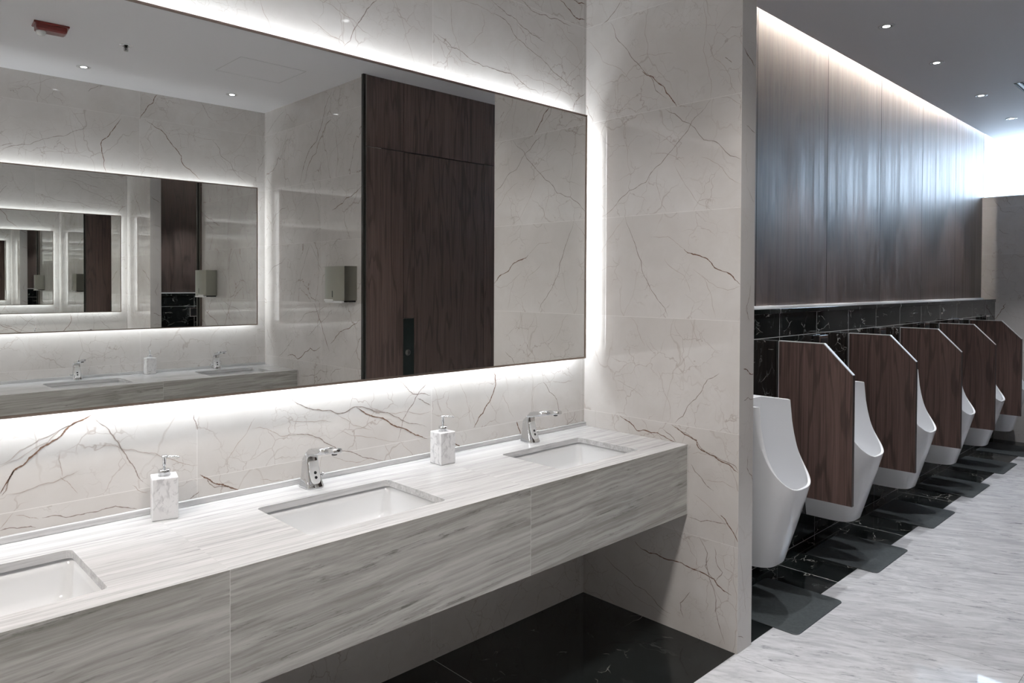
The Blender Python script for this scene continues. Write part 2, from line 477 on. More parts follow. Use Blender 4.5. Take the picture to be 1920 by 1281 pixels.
# mirror wall with traced veins
bm = bmesh.new()
box(bm, XL, 0.0, 0.0, 0.12, 0, H, 0)
Z7 = (0, 780, 3.4286); Z8 = (540, 690, 3.4286); Z6 = (820, 0, 6.1); Z1 = (0, 0, 2.726)
trace(bm, [
 (2, [(0,500),(60,400),(90,350),(190,270),(290,190),(390,130),(420,90),(520,30),(600,-10)]),
 (1, [(12,512),(45,450),(75,380),(85,345)]),
 (0, [(0,315),(130,220),(250,150),(420,70),(560,-5)]), (0, [(0,330),(210,215),(380,95),(480,50)]),
 (1, [(600,0),(700,90),(750,160),(810,250),(850,310),(880,370),(920,425)]),
 (1, [(1245,-15),(1260,50),(1270,90)]),
 (0, [(590,185),(700,190),(790,215),(920,235),(1000,240),(1130,290),(1200,312),(1270,318)]),
 (2, [(1285,378),(1330,400),(1370,430),(1420,440),(1470,455),(1540,480)]),
 (1, [(1330,400),(1345,435),(1380,460),(1440,455),(1480,460)]),
 (1, [(1220,535),(1280,487)]), (1, [(0,740),(60,720),(160,715),(230,718)]),
 (1, [(270,655),(350,640),(500,635),(580,620),(680,595),(800,588),(880,598)]),
 (0, [(0,725),(85,625)]), (0, [(385,390),(430,420),(500,500)]), (0, [(385,230),(390,330),(400,390)]),
 (0, [(1440,330),(1520,190),(1600,80),(1640,10)]), (0, [(1620,80),(1720,85),(1800,130),(1920,120)]),
 (0, [(510,350),(430,385),(340,430),(220,462),(40,505)]), (0, [(100,640),(190,655),(250,665)]),
 (0, [(1670,405),(1760,420),(1830,420)]), (0, [(850,445),(890,480),(955,495)]),
], 1, 0.0, -0.0006, Z7)
trace(bm, [
 (1, [(0,190),(60,230),(140,260),(220,275),(320,295),(380,280),(430,250),(520,262),(590,285),(680,310),(740,340),(830,360),(890,382)]),
 (2, [(440,255),(500,295),(560,315),(650,350),(700,380),(790,415),(850,440),(895,456)]),
 (2, [(1070,485),(1100,500),(1120,518)]),
 (1, [(915,70),(870,125),(820,190),(780,260),(745,320),(730,380),(705,465)]),
 (1, [(690,80),(740,100),(780,150),(830,170),(880,165),(915,175)]), (1, [(835,195),(870,215),(915,240)]),
 (0, [(520,250),(600,280),(690,295),(800,290),(915,280)]),
 (2, [(1315,0),(1335,100),(1310,180),(1270,250),(1225,320),(1195,385)]),
 (1, [(1640,90),(1680,155),(1715,180),(1735,240),(1750,290)]), (0, [(1645,-5),(1640,90)]), (0, [(1640,90),(1580,130),(1570,200),(1575,290)]),
 (1, [(0,430),(100,428),(200,450),(270,495),(330,535),(420,545),(480,575),(560,588),(635,608)]),
 (0, [(280,565),(370,600),(440,608),(530,580)]), (0, [(930,110),(960,190),(990,290)]), (0, [(1100,70),(1140,170),(1165,290),(1175,360)]),
 (2, [(1470,345),(1480,385),(1495,430)]), (1, [(1845,280),(1830,335),(1785,380)]),
 (0, [(320,305),(420,370),(540,400)]), (0, [(330,400),(500,445),(600,460),(710,468)]),
 (0, [(725,475),(810,570)]), (0, [(620,490),(650,550),(670,600)]), (0, [(0,325),(80,345),(200,340),(280,345)]),
 (0, [(1380,170),(1410,230),(1450,320)]), (0, [(1700,85),(1770,95),(1830,80)]),
], 1, 0.0, -0.0006, Z8, clip=(-9, -0.001))
trace(bm, [
 (2, [(1400,0),(1480,80),(1550,170),(1620,222),(1690,228)]), (2, [(1560,0),(1610,38),(1690,46)]),
 (1, [(960,0),(1020,60),(1080,125),(1180,170),(1300,215),(1450,270),(1530,300)]),
 (1, [(640,150),(720,190),(830,290),(880,400),(950,465),(1100,600),(1270,750),(1400,880),(1500,970),(1570,1025)]),
 (1, [(620,0),(720,90),(800,170),(900,220),(1030,340),(1150,430),(1230,480)]),
 (0, [(200,20),(400,40),(520,90),(620,155),(650,150)]),
 (1, [(0,390),(80,450),(160,540),(280,590),(380,680),(520,760),(620,780),(740,820),(860,850),(950,930),(1060,1020),(1180,1080)]),
 (0, [(135,0),(160,200),(180,380),(230,500),(260,650),(290,760)]), (0, [(500,110),(540,280),(515,370),(470,400),(340,530)]),
 (0, [(1360,280),(1480,430),(1590,540),(1620,660),(1680,760)]), (0, [(1680,620),(1520,840),(1470,930)]), (0, [(1480,290),(1490,370),(1570,395)]),
 (1, [(1690,1070),(1580,1160),(1560,1240)]), (0, [(950,860),(1100,910),(1250,950),(1400,1030),(1550,1110)]),
 (0, [(180,600),(270,700),(420,740),(450,730)]), (0, [(170,560),(110,660),(120,800)]), (0, [(1050,380),(1070,480),(1160,560)]),
], 1, 0.0, -0.0006, Z6, clip=(-9, -0.001))
trace(bm, [(1, [(1925,0),(1905,15),(1850,90),(1810,150),(1750,250)]), (0, [(1590,100),(1650,150),(1740,205),(1770,235)]),
 (0, [(1650,0),(1740,60),(1810,105),(1905,190)]), (0, [(1330,0),(1380,130),(1400,170)]), (0, [(820,5),(780,25)])], 1, 0.0, -0.0006, Z1)
structure(link('wall_mirror_side', bm, [M_CREAM_X]+M_VEIN, recalc=False))

# pier between wash area and urinals
bm = bmesh.new()
box(bm, 0, T, -P, 0.12, 0, H+0.45, 0)
for f in bm.faces:
    f.normal_update()
    if abs(f.normal.y) > 0.9: f.material_index = 0
Z = (1080, 0, 2.002)
CL = (-P+0.001, -0.001)
trace(bm, [
 (1, [(130,85),(150,140),(200,200),(245,255),(270,280),(300,340),(340,370)]), (2, [(248,268),(290,290),(330,325),(355,365),(378,400)]),
 (0, [(38,150),(100,230),(150,250),(215,315)]), (0, [(480,0),(490,90),(478,190),(500,280),(505,375)]), (0, [(490,150),(520,220),(580,290),(600,350)]),
 (1, [(505,375),(460,430),(420,490),(375,545),(345,580),(290,640),(262,685),(200,715),(150,770),(95,815)]),
 (1, [(335,410),(400,455),(480,525),(550,555),(628,598)]), (0, [(280,485),(340,520),(378,550),(375,590)]),
 (1, [(185,815),(215,900),(245,980),(265,1050),(310,1130),(345,1190)]),
 (2, [(405,935),(440,955),(490,970),(520,1005),(580,1030),(628,1068)]), (0, [(280,890),(345,888),(380,915),(405,935)]),
 (0, [(180,820),(120,900),(80,970),(45,1010)]), (0, [(470,590),(550,630),(628,690)]), (0, [(370,620),(430,720),(510,790)]),
 (0, [(290,575),(335,575),(410,630)]), (0, [(305,640),(315,740),(340,795)]), (0, [(440,1010),(500,1060),(570,1090),(625,1075)]),
 (0, [(470,1030),(505,1100),(525,1195)]), (0, [(205,1190),(240,1260),(258,1300)]), (0, [(430,1200),(470,1300)]),
 (1, [(170,0),(140,50),(95,95)]), (0, [(180,450),(195,570),(210,660)]), (0, [(545,365),(590,375),(628,390)]), (0, [(230,215),(300,208),(365,200)]),
 (0, [(35,290),(75,340),(120,400)]), (1, [(35,395),(50,430),(65,455)]), (1, [(560,215),(585,235)]), (0, [(330,970),(400,1030),(430,1100)]),
], 0, 0.0, -0.0006, Z, clip=CL)
Z = (1095, 700, 2.4623)
trace(bm, [
 (1, [(625,0),(570,30),(545,80),(480,150),(420,230)]), (0, [(335,-20),(370,90),(395,140),(400,205)]),
 (2, [(165,195),(210,225),(245,265),(310,275),(370,290),(420,318)]), (1, [(365,258),(425,318)]),
 (2, [(405,238),(450,270),(520,310),(530,345),(580,375),(620,400),(680,430),(720,462)]),
 (1, [(420,240),(470,275),(525,320),(545,350),(600,380),(660,410),(700,430),(720,455)]),
 (1, [(495,420),(540,480),(600,545)]), (1, [(490,665),(540,685),(600,685),(660,695)]), (2, [(630,655),(665,700),(710,780)]),
 (2, [(235,775),(300,830),(370,855),(450,875),(520,910),(600,950),(640,1000),(680,1025)]),
 (1, [(530,750),(570,830),(580,950),(610,1050),(620,1150),(650,1250)]), (1, [(600,800),(610,870),(640,920),(610,960),(560,890),(580,850)]),
 (1, [(90,840),(200,940),(280,1000),(340,1070),(400,1110)]), (1, [(490,1010),(445,1060),(460,1130)]), (0, [(645,840),(650,900),(700,935)]),
 (0, [(560,490),(640,500),(700,530)]), (0, [(510,560),(600,640),(660,720)]), (0, [(130,960),(260,1050),(390,1130)]),
 (0, [(400,690),(480,780),(520,860),(530,940)]), (0, [(150,30),(200,60),(270,110)]), (0, [(500,370),(560,375),(600,370)]),
], 0, 0.0, -0.0006, Z, clip=CL)
trace(bm, [(2, [(632,180),(650,215),(670,250)]), (1, [(640,470),(672,500)]), (0, [(640,570),(645,650)]), (1, [(655,1070),(640,1150),(645,1200)]), (0, [(640,700),(668,760)])],
      1, -P, -0.0006, (1080, 0, 2.002), clip=(0.002, T-0.002))
trace(bm, [(2, [(50,540),(90,570),(125,572)]), (1, [(50,750),(80,730),(120,740)]), (0, [(60,130),(90,220)])], 1, -P, -0.0006, (1380, 540, 3.556), clip=(0.002, T-0.002))
trace(bm, [(1, [(355,40),(350,110),(375,150),(383,185)]), (1, [(300,1028),(330,1035)]), (0, [(310,560),(335,800),(345,900)])], 1, -P, -0.0006, (1280, 840, 2.905), clip=(0.002, T-0.002))
structure(link('wall_pier', bm, [M_CREAM_Y]+M_VEIN, recalc=False))

# opposite mirror wall, opposite pier, end wall behind the camera
bm = bmesh.new(); box(bm, XL, XO, -W-0.12, -W, 0, H)
trace(bm, [
 (2, [(855,385),(800,460),(765,510),(720,540),(718,600),(735,680),(748,765)]), (2, [(1040,405),(1100,450),(1170,500),(1200,550),(1250,610),(1280,650),(1290,705),(1340,745),(1420,825)]),
 (2, [(1110,215),(1080,275),(1030,320),(985,385)]), (1, [(1420,275),(1450,330),(1500,400)]), (1, [(1500,540),(1550,600),(1560,650),(1630,705),(1740,840)]),
 (1, [(0,615),(100,575),(210,570),(340,525),(450,510),(540,470),(610,440)]), (1, [(0,580),(50,565),(90,560)]), (1, [(620,195),(660,170),(740,155)]),
 (1, [(1872,640),(1850,700),(1815,770)]), (0, [(1500,400),(1580,398),(1660,380),(1720,335)]), (0, [(200,150),(300,125),(360,100),(420,98)]), (0, [(90,150),(200,165)]),
 (0, [(240,640),(360,615),(470,630),(610,605)]), (0, [(185,480),(290,530)]), (0, [(860,345),(730,450)]), (0, [(510,355),(605,345)]), (0, [(1870,420),(1740,500),(1620,640)]),
 (0, [(1180,470),(1280,455)]), (0, [(1200,510),(1350,500),(1550,540)]),
], 1, -W, 0.0006, (0, 120, 3.765), clip=(-9, XO-0.001), mirrored=True, zmax=H-0.002)
structure(link('wall_opposite', bm, [M_CREAM_X]+M_VEIN, recalc=False))
bm = bmesh.new(); box(bm, XO, XO+0.12, -W-0.12, YST+0.012-0.02, 0, H)
CO = (-W+0.001, YST-0.012)
trace(bm, [
 (2, [(565,180),(510,310),(490,420),(460,510),(440,580),(380,660),(360,710),(335,800),(305,915)]), (2, [(562,400),(520,440),(470,560),(440,670),(385,750),(350,905)]),
 (0, [(800,380),(680,500),(610,610),(560,670),(515,820)]), (0, [(330,270),(285,390),(250,520),(218,580),(215,830)]), (1, [(190,330),(100,430),(40,520)]), (0, [(215,435),(150,470),(90,560)]),
 (1, [(405,905),(430,980),(450,1080),(465,1200),(470,1280)]), (2, [(805,935),(750,990),(680,1030),(620,1090),(565,1130)]), (0, [(770,950),(700,960),(655,1040)]),
 (1, [(45,860),(90,950)]), (1, [(210,1100),(120,1160),(90,1220),(40,1290)]), (0, [(390,1000),(300,1080),(220,1200)]), (0, [(260,650),(330,665)]), (0, [(640,130),(630,340)]),
], 0, XO, -0.0006, (490, 130, 4.271), clip=CO, mirrored=True, zmax=H-0.002)
trace(bm, [
 (1, [(375,105),(330,280),(295,450)]), (1, [(375,105),(430,220),(470,320)]), (1, [(625,78),(580,90),(545,160)]), (2, [(410,575),(440,660),(480,800),(530,950)]),
 (2, [(770,700),(700,750),(640,780),(580,830),(535,890)]), (1, [(565,620),(500,690),(420,760),(360,830)]), (1, [(510,595),(420,640),(330,665),(290,720)]),
 (2, [(200,985),(240,970),(280,1005),(340,950),(380,920),(400,940),(460,910)]), (1, [(245,850),(200,920),(130,995)]), (1, [(40,760),(80,870),(100,980)]), (1, [(620,1080),(575,1085),(535,1140)]),
 (1, [(300,1130),(410,1132),(460,1090),(525,1105)]), (1, [(195,215),(120,280),(50,350)]), (0, [(35,180),(70,130),(150,120)]), (0, [(190,105),(165,0)]), (0, [(320,590),(200,640),(110,720)]), (0, [(770,180),(700,240)]), (0, [(770,600),(690,670)]),
], 0, XO, -0.0006, (490, 430, 4.133), clip=CO, mirrored=True)
structure(link('wall_pier_opposite', bm, [M_CREAM_YO]+M_VEIN, recalc=False))
bm = bmesh.new(); box(bm, XL-0.12, XL, -W-0.12, 0.12, 0, H); structure(link('wall_left', bm, M_CREAM_Y))

# black marble box-out behind the urinals with its cap
bm = bmesh.new(); box(bm, T, XFAR, YD+0.012, YWOOD+0.05, 0, 1.402)
f0 = box(bm, T, XFAR, YD, YD+0.012, 0, 1.402)
structure(link('wall_dado', bm, M_BLACK_DADO))
bm = bmesh.new(); box(bm, T, XFAR, YD-0.006, YWOOD, 1.402, 1.430, 0, 0.002); structure(link('trim_1', bm, M_BLACK_CAP))
bm = bmesh.new(); box(bm, T, XFAR, YWOOD-0.022, YWOOD, 1.430, 1.4405); structure(link('trim_2', bm, M_SCREEN_WHITE))
# walnut wall above
bm = bmesh.new(); box(bm, T, 5.95, YWOOD, 0.1, 1.40, 3.50); structure(link('wall_walnut', bm, M_WALLWOOD))
# far wall with traced vein, metal cap on its sill
bm = bmesh.new(); box(bm, XFAR, XFAR+0.10, -W, 0.1, 0, ZSILL-0.012)
trace(bm, [(2, [(745,385),(700,440),(720,460),(640,560),(590,630),(530,690)]), (0, [(250,80),(400,200),(560,280)]), (0, [(730,490),(810,590),(950,640),(1080,665)]), (0, [(880,120),(960,170),(1080,190)])],
      0, XFAR, -0.0008, (1810, 530, 9.855), clip=(-3.8, YWOOD))
trace(bm, [(1, [(400,1080),(430,1130),(480,1180),(500,1240),(560,1265),(650,1260),(700,1270)]), (0, [(640,1060),(580,1120),(590,1160)])], 0, XFAR, -0.0008, (1810, 230, 7.535), clip=(-3.8, YWOOD))
trace(bm, [(1, [(400,150),(440,200),(470,280),(520,330)]), (1, [(380,600),(420,640),(500,660)])], 0, XFAR, -0.0008, (1810, 330, 6.0), clip=(-3.8, YWOOD))
structure(link('wall_far', bm, [M_CREAM_YO]+M_VEIN, recalc=False))
bm = bmesh.new(); box(bm, XFAR-0.006, XFAR+0.10, -W, -0.36, ZSILL-0.012, ZSILL); structure(link('trim_3', bm, M_SCREEN_WHITE))
# light well around the clerestory window beyond the far wall
bm = bmesh.new()
box(bm, 5.95, 6.75, 0.45, 0.55, 0, 4.2)
box(bm, XFAR+0.10, 6.75, -W-0.1, 0.45, 2.05, 2.15)
box(bm, 5.40, 6.75, -W-0.1, 0.55, 4.1, 4.2)
box(bm, 5.40, 5.50, -W-0.1, -0.53, 3.152, 4.1)
box(bm, 5.40, 5.50, -0.53, 0.45, 3.582, 4.1)
box(bm, 5.50, 5.95, 0.10, 0.45, 3.3, 4.1)
box(bm, 5.40, 6.75, -W-0.2, -W-0.1, 2.05, 4.2)
structure(link('wall_light_well', bm, M_SCREEN_WHITE))
win = bpy.data.objects.new('window_1', None); C.objects.link(win); win.location = (6.72, -1.7, 2.15); win['kind'] = 'structure'
def child(o, root):
    o.parent = root; o.matrix_parent_inverse = Matrix.Translation(-Vector(root.location)); return o
bm = bmesh.new()
ys = [0.45, -0.60, -1.65, -2.70, -W-0.1]
for y in ys: box(bm, -0.02, 0.02, y-0.02+1.7, y+0.02+1.7, 0.0, 1.95)
for z in (0.0, 1.92): box(bm, -0.02, 0.02, -W-0.1+1.7, 0.45+1.7, z, z+0.03)
link('window_frame', bm, M_SCREEN_WHITE, win)
bm = bmesh.new(); box(bm, -0.003, 0.003, -W-0.1+1.7, 0.45+1.7, 0.0, 1.95); link('pane', bm, M_GLASS, win)
# floor under the window well and outer closure
# stall panelling opposite the urinals: fixed panels, door, lock strip
def stall_panel(name, x0, x1, z0, z1, mat=M_STALLWOOD, y=YST):
    b_ = bmesh.new(); box(b_, x0+0.0015, x1-0.0015, y-0.03, y, z0, z1, 0, 0.0008)
    return b_
bm = bmesh.new(); box(bm, XO+0.125, XFAR, YST-0.09, YST-0.034, 0, H); structure(link('wall_stalls', bm, M_DARKMETAL))
X1, X2, X3, ZD = 0.362, 0.463, 1.163, 2.541
k = 3
def structural_panel(x0, x1, z0, z1):
    global k
    k += 1
    o = link('trim_%d' % k, stall_panel('', x0, x1, z0, z1), M_STALLWOOD); structure(o)
structural_panel(0.036, X1, 0.0, ZD-0.002)
structural_panel(0.036, X1, ZD+0.003, H)
structural_panel(X1, X3, ZD+0.003, H)
structural_panel(X3, 2.10, ZD+0.003, H)
structural_panel(2.10, 3.05, ZD+0.003, H)
structural_panel(3.05, 4.0, ZD+0.003, H)
structural_panel(4.0, XFAR, ZD+0.003, H)
structural_panel(X3, 2.10, 0.0, ZD-0.002)
structural_panel(2.85, 3.9, 0.0, ZD-0.002)
structural_panel(4.7, XFAR, 0.0, ZD-0.002)
bm = bmesh.new(); box(bm, 0.010, 0.030, YST-0.02, YST+0.004, 0, H); structure(link('trim_20', bm, M_DARKMETAL))
bm = bmesh.new(); box(bm, 0.030, 0.0355, YST-0.02, YST+0.006, 0, H); structure(link('trim_21', bm, M_STEEL))
# doors
def stall_door(n, x0, x1, lockside):
    d = bpy.data.objects.new('door_%d' % n, None); C.objects.link(d); d.location = (x0, YST, 0); d['kind'] = 'structure'
    lx0 = 0.0
    wl = X2-X1
    b_ = bmesh.new(); box(b_, wl+0.002, x1-x0-0.002, -0.03, 0, 0.01, ZD-0.004, 0, 0.0008); link('door_leaf', b_, M_DARKWOOD, d)
    b_ = bmesh.new(); box(b_, 0.002, wl-0.0015, -0.03, 0, 1.302, ZD-0.004, 0, 0.0008); link('door_stile', b_, M_DARKWOOD, d)
    b_ = bmesh.new(); box(b_, 0.002, wl-0.0015, -0.03, -0.004, 0.01, 1.300); pl = link('lock_plate', b_, M_SLOT, d)
    b_ = bmesh.new()
    lathe(b_, [(0.0, 0.012), (0.012, 0.012), (0.014, 0.010), (0.014, 0.005), (0.022, 0.004), (0.024, 0.0)], 28)
    bmesh.ops.rotate(b_, verts=b_.verts, cent=(0, 0, 0), matrix=Matrix.Rotation(math.radians(-90), 3, 'X'))
    bmesh.ops.translate(b_, verts=b_.verts, vec=(wl*0.45, -0.004, 1.045))
    link('turn_knob', b_, simple('knob_metal', (0.10, 0.10, 0.095), 0.35, 0.9), pl, smooth=True)
stall_door(1, X1, X3, 0)
stall_door(2, 2.10, 2.85, 0)
stall_door(3, 3.95, 4.70, 0)
# access hatch outline in the wash-area ceiling
bm = bmesh.new()
hx0, hx1, hy0, hy1 = -0.77, -0.30, -2.90, -2.48
for a, b_, c, d in ((hx0, hx1, hy0, hy0+0.003), (hx0, hx1, hy1-0.003, hy1), (hx0, hx0+0.003, hy0, hy1), (hx1-0.003, hx1, hy0, hy1)):
    box(bm, a, b_, c, d, H-0.0012, H+0.001)
structure(link('trim_22', bm, simple('hatch_joint', (0.60, 0.60, 0.61), 0.7)))

# ------------------------------------------------------------------ vanity counters
def vanity(side, label):
    """side 0: at y=0, 1: at the opposite wall (mirrored in y)"""
    def Y(a): return -a if side == 0 else -W+a           # a = distance from the wall
    def bx(bm, x0, x1, a0, a1, z0, z1, mi=0, bev=0.0):
        y0, y1 = sorted((Y(a0), Y(a1))); box(bm, x0, x1, y0, y1, z0, z1, mi, bev)
    xe = -0.002 if side == 0 else XO-0.002
    root = thing('vanity_counter', label, 'counter', (-2.0, Y(0.3), 0), 0, 'stone wash counters along the two walls')
    inv = Matrix.Translation(-Vector(root.location))
    def lk(name, bm, m, par=root):
        o = link(name, bm, m); o.parent = par; o.matrix_parent_inverse = inv; return o
    holes = []
    if side == 0: cs = [-0.492, -1.550, -2.553, -3.60]
    else: cs = [-0.378, -1.411, -2.46, -3.50]
    cs_ = []
    for c in cs:
        x0, x1 = c-0.2465, c+0.2465
        y0, y1 = sorted((Y(0.175), Y(0.518)))
        holes.append(rrect(x0, x1, y0, y1, 0.018)); cs_.append((c, x0, x1, y0, y1))
    bm = bmesh.new()
    y0, y1 = sorted((Y(0.001), Y(DC)))
    plate(bm, [(XL+0.01, y0), (xe, y0), (xe, y1), (XL+0.01, y1)], holes, HC-0.022, HC)
    for f in bm.faces:
        f.normal_update()
        if abs(f.normal.y) > 0.9 and abs(f.calc_center_median().y-Y(DC)) < 0.002: f.material_index = 1
    lk('countertop', bm, [M_TOP, M_APRON])
    bm = bmesh.new(); bx(bm, XL+0.01, xe, DC-0.022, DC, HB, HC-0.0222, 0); lk('apron', bm, M_APRON)
    bm = bmesh.new(); bx(bm, xe-0.0032, xe, DC-0.022, DC+0.0006, HB, HC-0.004); lk('edge_joint', bm, M_WTRIM)
    bm = bmesh.new(); bx(bm, XL+0.01, xe, 0.001, 0.014, HC+0.0004, HU, 0, 0.0015); lk('backsplash', bm, M_TOP)
    for xx in (-0.9, -1.95, -3.0):
        bm = bmesh.new(); bx(bm, xx-0.02, xx+0.02, 0.002, DC-0.03, HB+0.02, HB+0.06)
        lk('bracket', bm, M_STEEL)
    return root, cs_
def basin(c, y0, y1, label):
    cx, cy_ = c, (y0+y1)/2
    root = thing('wash_basin', label, 'sink', (cx, cy_, HC-0.02), 0, 'rectangular basins under the wash counters')
    hx, hy = 0.2465+0.006, (y1-y0)/2+0.006
    bm = bmesh.new()
    def ring(ix, z, r): return [(p[0], p[1], z) for p in rrect(-hx+ix, hx-ix, -hy+ix, hy-ix, r, 6)]
    inner = [ring(0, -0.003, 0.02), ring(0.004, -0.03, 0.025), ring(0.010, -0.085, 0.03), ring(0.022, -0.108, 0.04), ring(0.05, -0.118, 0.05), ring(0.11, -0.121, 0.05)]
    R = loft(bm, inner, cap=False); bm.faces.new(R[-1])
    outer = [ring(-0.015, -0.003, 0.03), ring(-0.012, -0.09, 0.04), ring(0.02, -0.13, 0.05), ring(0.1, -0.135, 0.05)]
    R2 = loft(bm, outer, cap=False); bm.faces.new(R2[-1])
    n = len(R[0])
    for i in range(n): bm.faces.new((R[0][i], R[0][(i+1) % n], R2[0][(i+1) % n], R2[0][i]))
    o = link('bowl', bm, M_BASIN, root, smooth=True)
    bm = bmesh.new(); lathe(bm, [(0.0, 0.0), (0.018, 0.0), (0.020, 0.0035), (0.030, 0.0035), (0.032, 0.0)], 28, (0, 0, -0.1205))
    link('drain', bm, M_CHROME, root, smooth=True)
    return root
v0, cs0 = vanity(0, 'long pale grey stone wash counter fixed to the wall below the large mirror')
v1, cs1 = vanity(1, 'long grey stone wash counter seen only in the mirror, below the reflected mirror')
BL = ['white basin sunk in the counter beside the marble pier, rightmost on the near wall', 'white basin in front of the middle tap, second from the marble pier',
      'white basin cut off by the left edge of the photo']
for (c, x0, x1, y0, y1), l in zip(cs0, BL): basin(c, y0, y1, l)
BL = ['white basin in the reflected counter nearest the corner with the towel dispenser wall', 'white basin in the reflected counter left of the single soap bottle']
for (c, x0, x1, y0, y1), l in zip(cs1, BL): basin(c, y0, y1, l)

# ------------------------------------------------------------------ taps
def rect_ring(c, hu, hw, fwd, up, n=4.0, k=24):
    """superellipse ring: half size HW across (x), HU along UP-perpendicular"""
    out = []
    for i in range(k):
        a = 2*math.pi*i/k
        ca, sa = math.cos(a), math.sin(a)
        e = 2.0/n
        p = hw*math.copysign(abs(ca)**e, ca); q = hu*math.copysign(abs(sa)**e, sa)
        out.append((c[0]+p, c[1]+fwd[0]*q, c[2]+fwd[1]*q))
    return out
def make_tap(label):
    t = thing('sensor_tap', label, 'tap', (0, 0, 0), 0, 'chrome sensor taps on the wash counters')
    # local frame: spout points to -y
    bm = bmesh.new()
    secs = [((0, 0.002, 0.0), 0.040, 0.0345, (-1, 0)), ((0, 0.002, 0.004), 0.040, 0.0345, (-1, 0)), ((0, 0.004, 0.018), 0.036, 0.031, (-1, 0)),
            ((0, 0.008, 0.042), 0.030, 0.0275, (-1, 0)), ((0, 0.011, 0.070), 0.0245, 0.0255, (-1, 0)), ((0, 0.012, 0.092), 0.0215, 0.0245, (-1, 0)),
            ((0, 0.010, 0.104), 0.0205, 0.024, (-0.93, 0.36)), ((0, 0.004, 0.116), 0.0185, 0.0235, (-0.72, 0.70)),
            ((0, -0.008, 0.1235), 0.0150, 0.0225, (-0.38, 0.92)), ((0, -0.026, 0.1275), 0.0125, 0.0215, (-0.02, 1.0)), ((0, -0.060, 0.1330), 0.0110, 0.0205, (0.1, 1)),
            ((0, -0.118, 0.1440), 0.0100, 0.0195, (0.15, 1))]
    rings = [rect_ring(c, hu, hw, f, None) for c, hu, hw, f in secs]
    loft(bm, rings); link('body', bm, M_CHROME, t, smooth=True)
    bm = bmesh.new()
    loft(bm, [rect_ring((0, -0.1185, 0.1440), 0.0094, 0.0187, (0.15, 1), None), rect_ring((0, -0.172, 0.1530), 0.0088, 0.0175, (0.15, 1), None), rect_ring((0, -0.177, 0.1538), 0.006, 0.014, (0.15, 1), None)])
    sp = link('spout', bm, M_CHROME, t, smooth=True)
    bm = bmesh.new(); lathe(bm, [(0.0, -0.006), (0.009, -0.006), (0.010, 0.0), (0.010, 0.004)], 20, (0, -0.152, 0.1425)); link('aerator', bm, M_DARKMETAL, sp, smooth=True)
    bm = bmesh.new()
    def fy(z):                                   # body front surface at height z, the plate standing 1.2 mm proud
        T_ = [(0.004, -0.038), (0.018, -0.032), (0.042, -0.022), (0.070, -0.0135), (0.092, -0.0095)]
        for (za, ya), (zb, yb) in zip(T_, T_[1:]):
            if za <= z <= zb: return ya+(yb-ya)*(z-za)/(zb-za)-0.0016
        return -0.0111
    rows = [(0.016, 0.008), (0.019, 0.013), (0.026, 0.0165), (0.040, 0.0175), (0.055, 0.0172), (0.070, 0.0168), (0.086, 0.0165), (0.091, 0.015)]
    F_ = [[bm.verts.new((x*hw_, fy(z)+d, z)) for x in (-1, -0.5, 0, 0.5, 1)] for z, hw_ in rows for d in (0,)]
    Bk = [[bm.verts.new((x*hw_, fy(z)+0.003, z)) for x in (-1, -0.5, 0, 0.5, 1)] for z, hw_ in rows]
    for X in (F_, Bk):
        for a_, b2 in zip(X, X[1:]):
            for i in range(4): bm.faces.new((a_[i], a_[i+1], b2[i+1], b2[i]))
    for i in range(len(rows)-1):
        for e in (0, 4): bm.faces.new((F_[i][e], F_[i+1][e], Bk[i+1][e], Bk[i][e]))
    for e in (0, len(rows)-1):
        for i in range(4): bm.faces.new((F_[e][i], F_[e][i+1], Bk[e][i+1], Bk[e][i]))
    fp = link('front_plate', bm, simple('polished_plate', (0.92, 0.93, 0.94), 0.35, 0.35), t, smooth=False)
    for z in (0.036, 0.052):
        bm = bmesh.new(); lathe(bm, [(0.0, 0.0012), (0.0048, 0.0012), (0.0055, -0.001)], 18)
        bmesh.ops.rotate(bm, verts=bm.verts, cent=(0, 0, 0), matrix=Matrix.Rotation(math.radians(72), 3, 'X'))
        bmesh.ops.translate(bm, verts=bm.verts, vec=(0.002, fy(z)-0.0004, z))
        link('sensor_eye', bm, M_BLACK, fp, smooth=False)
    bm = bmesh.new(); lathe(bm, [(0.0, 0.0), (0.004, 0.0), (0.004, 0.012), (0.007, 0.013), (0.007, 0.020), (0.0, 0.021)], 16)
    bmesh.ops.rotate(bm, verts=bm.verts, cent=(0, 0, 0), matrix=Matrix.Rotation(math.radians(90), 3, 'Y'))
    bmesh.ops.translate(bm, verts=bm.verts, vec=(0.026, 0.002, 0.036))
    link('mixing_knob', bm, M_CHROME, t, smooth=True)
    return t
zt = HC+0.0005
tap = make_tap('chrome sensor tap behind the basin beside the marble pier, rightmost on the counter')
tap.location = (-0.472, -0.085, zt)
dup(tap, (-1.548, -0.072, zt), 'chrome sensor tap behind the middle basin, between the two soap bottles')
dup(tap, (-1.421, -W+0.074, zt), 'chrome sensor tap in the mirror, left of the single reflected soap bottle', rz=math.pi)
dup(tap, (-0.404, -W+0.074, zt), 'chrome sensor tap in the mirror, right of the single reflected soap bottle', rz=math.pi)

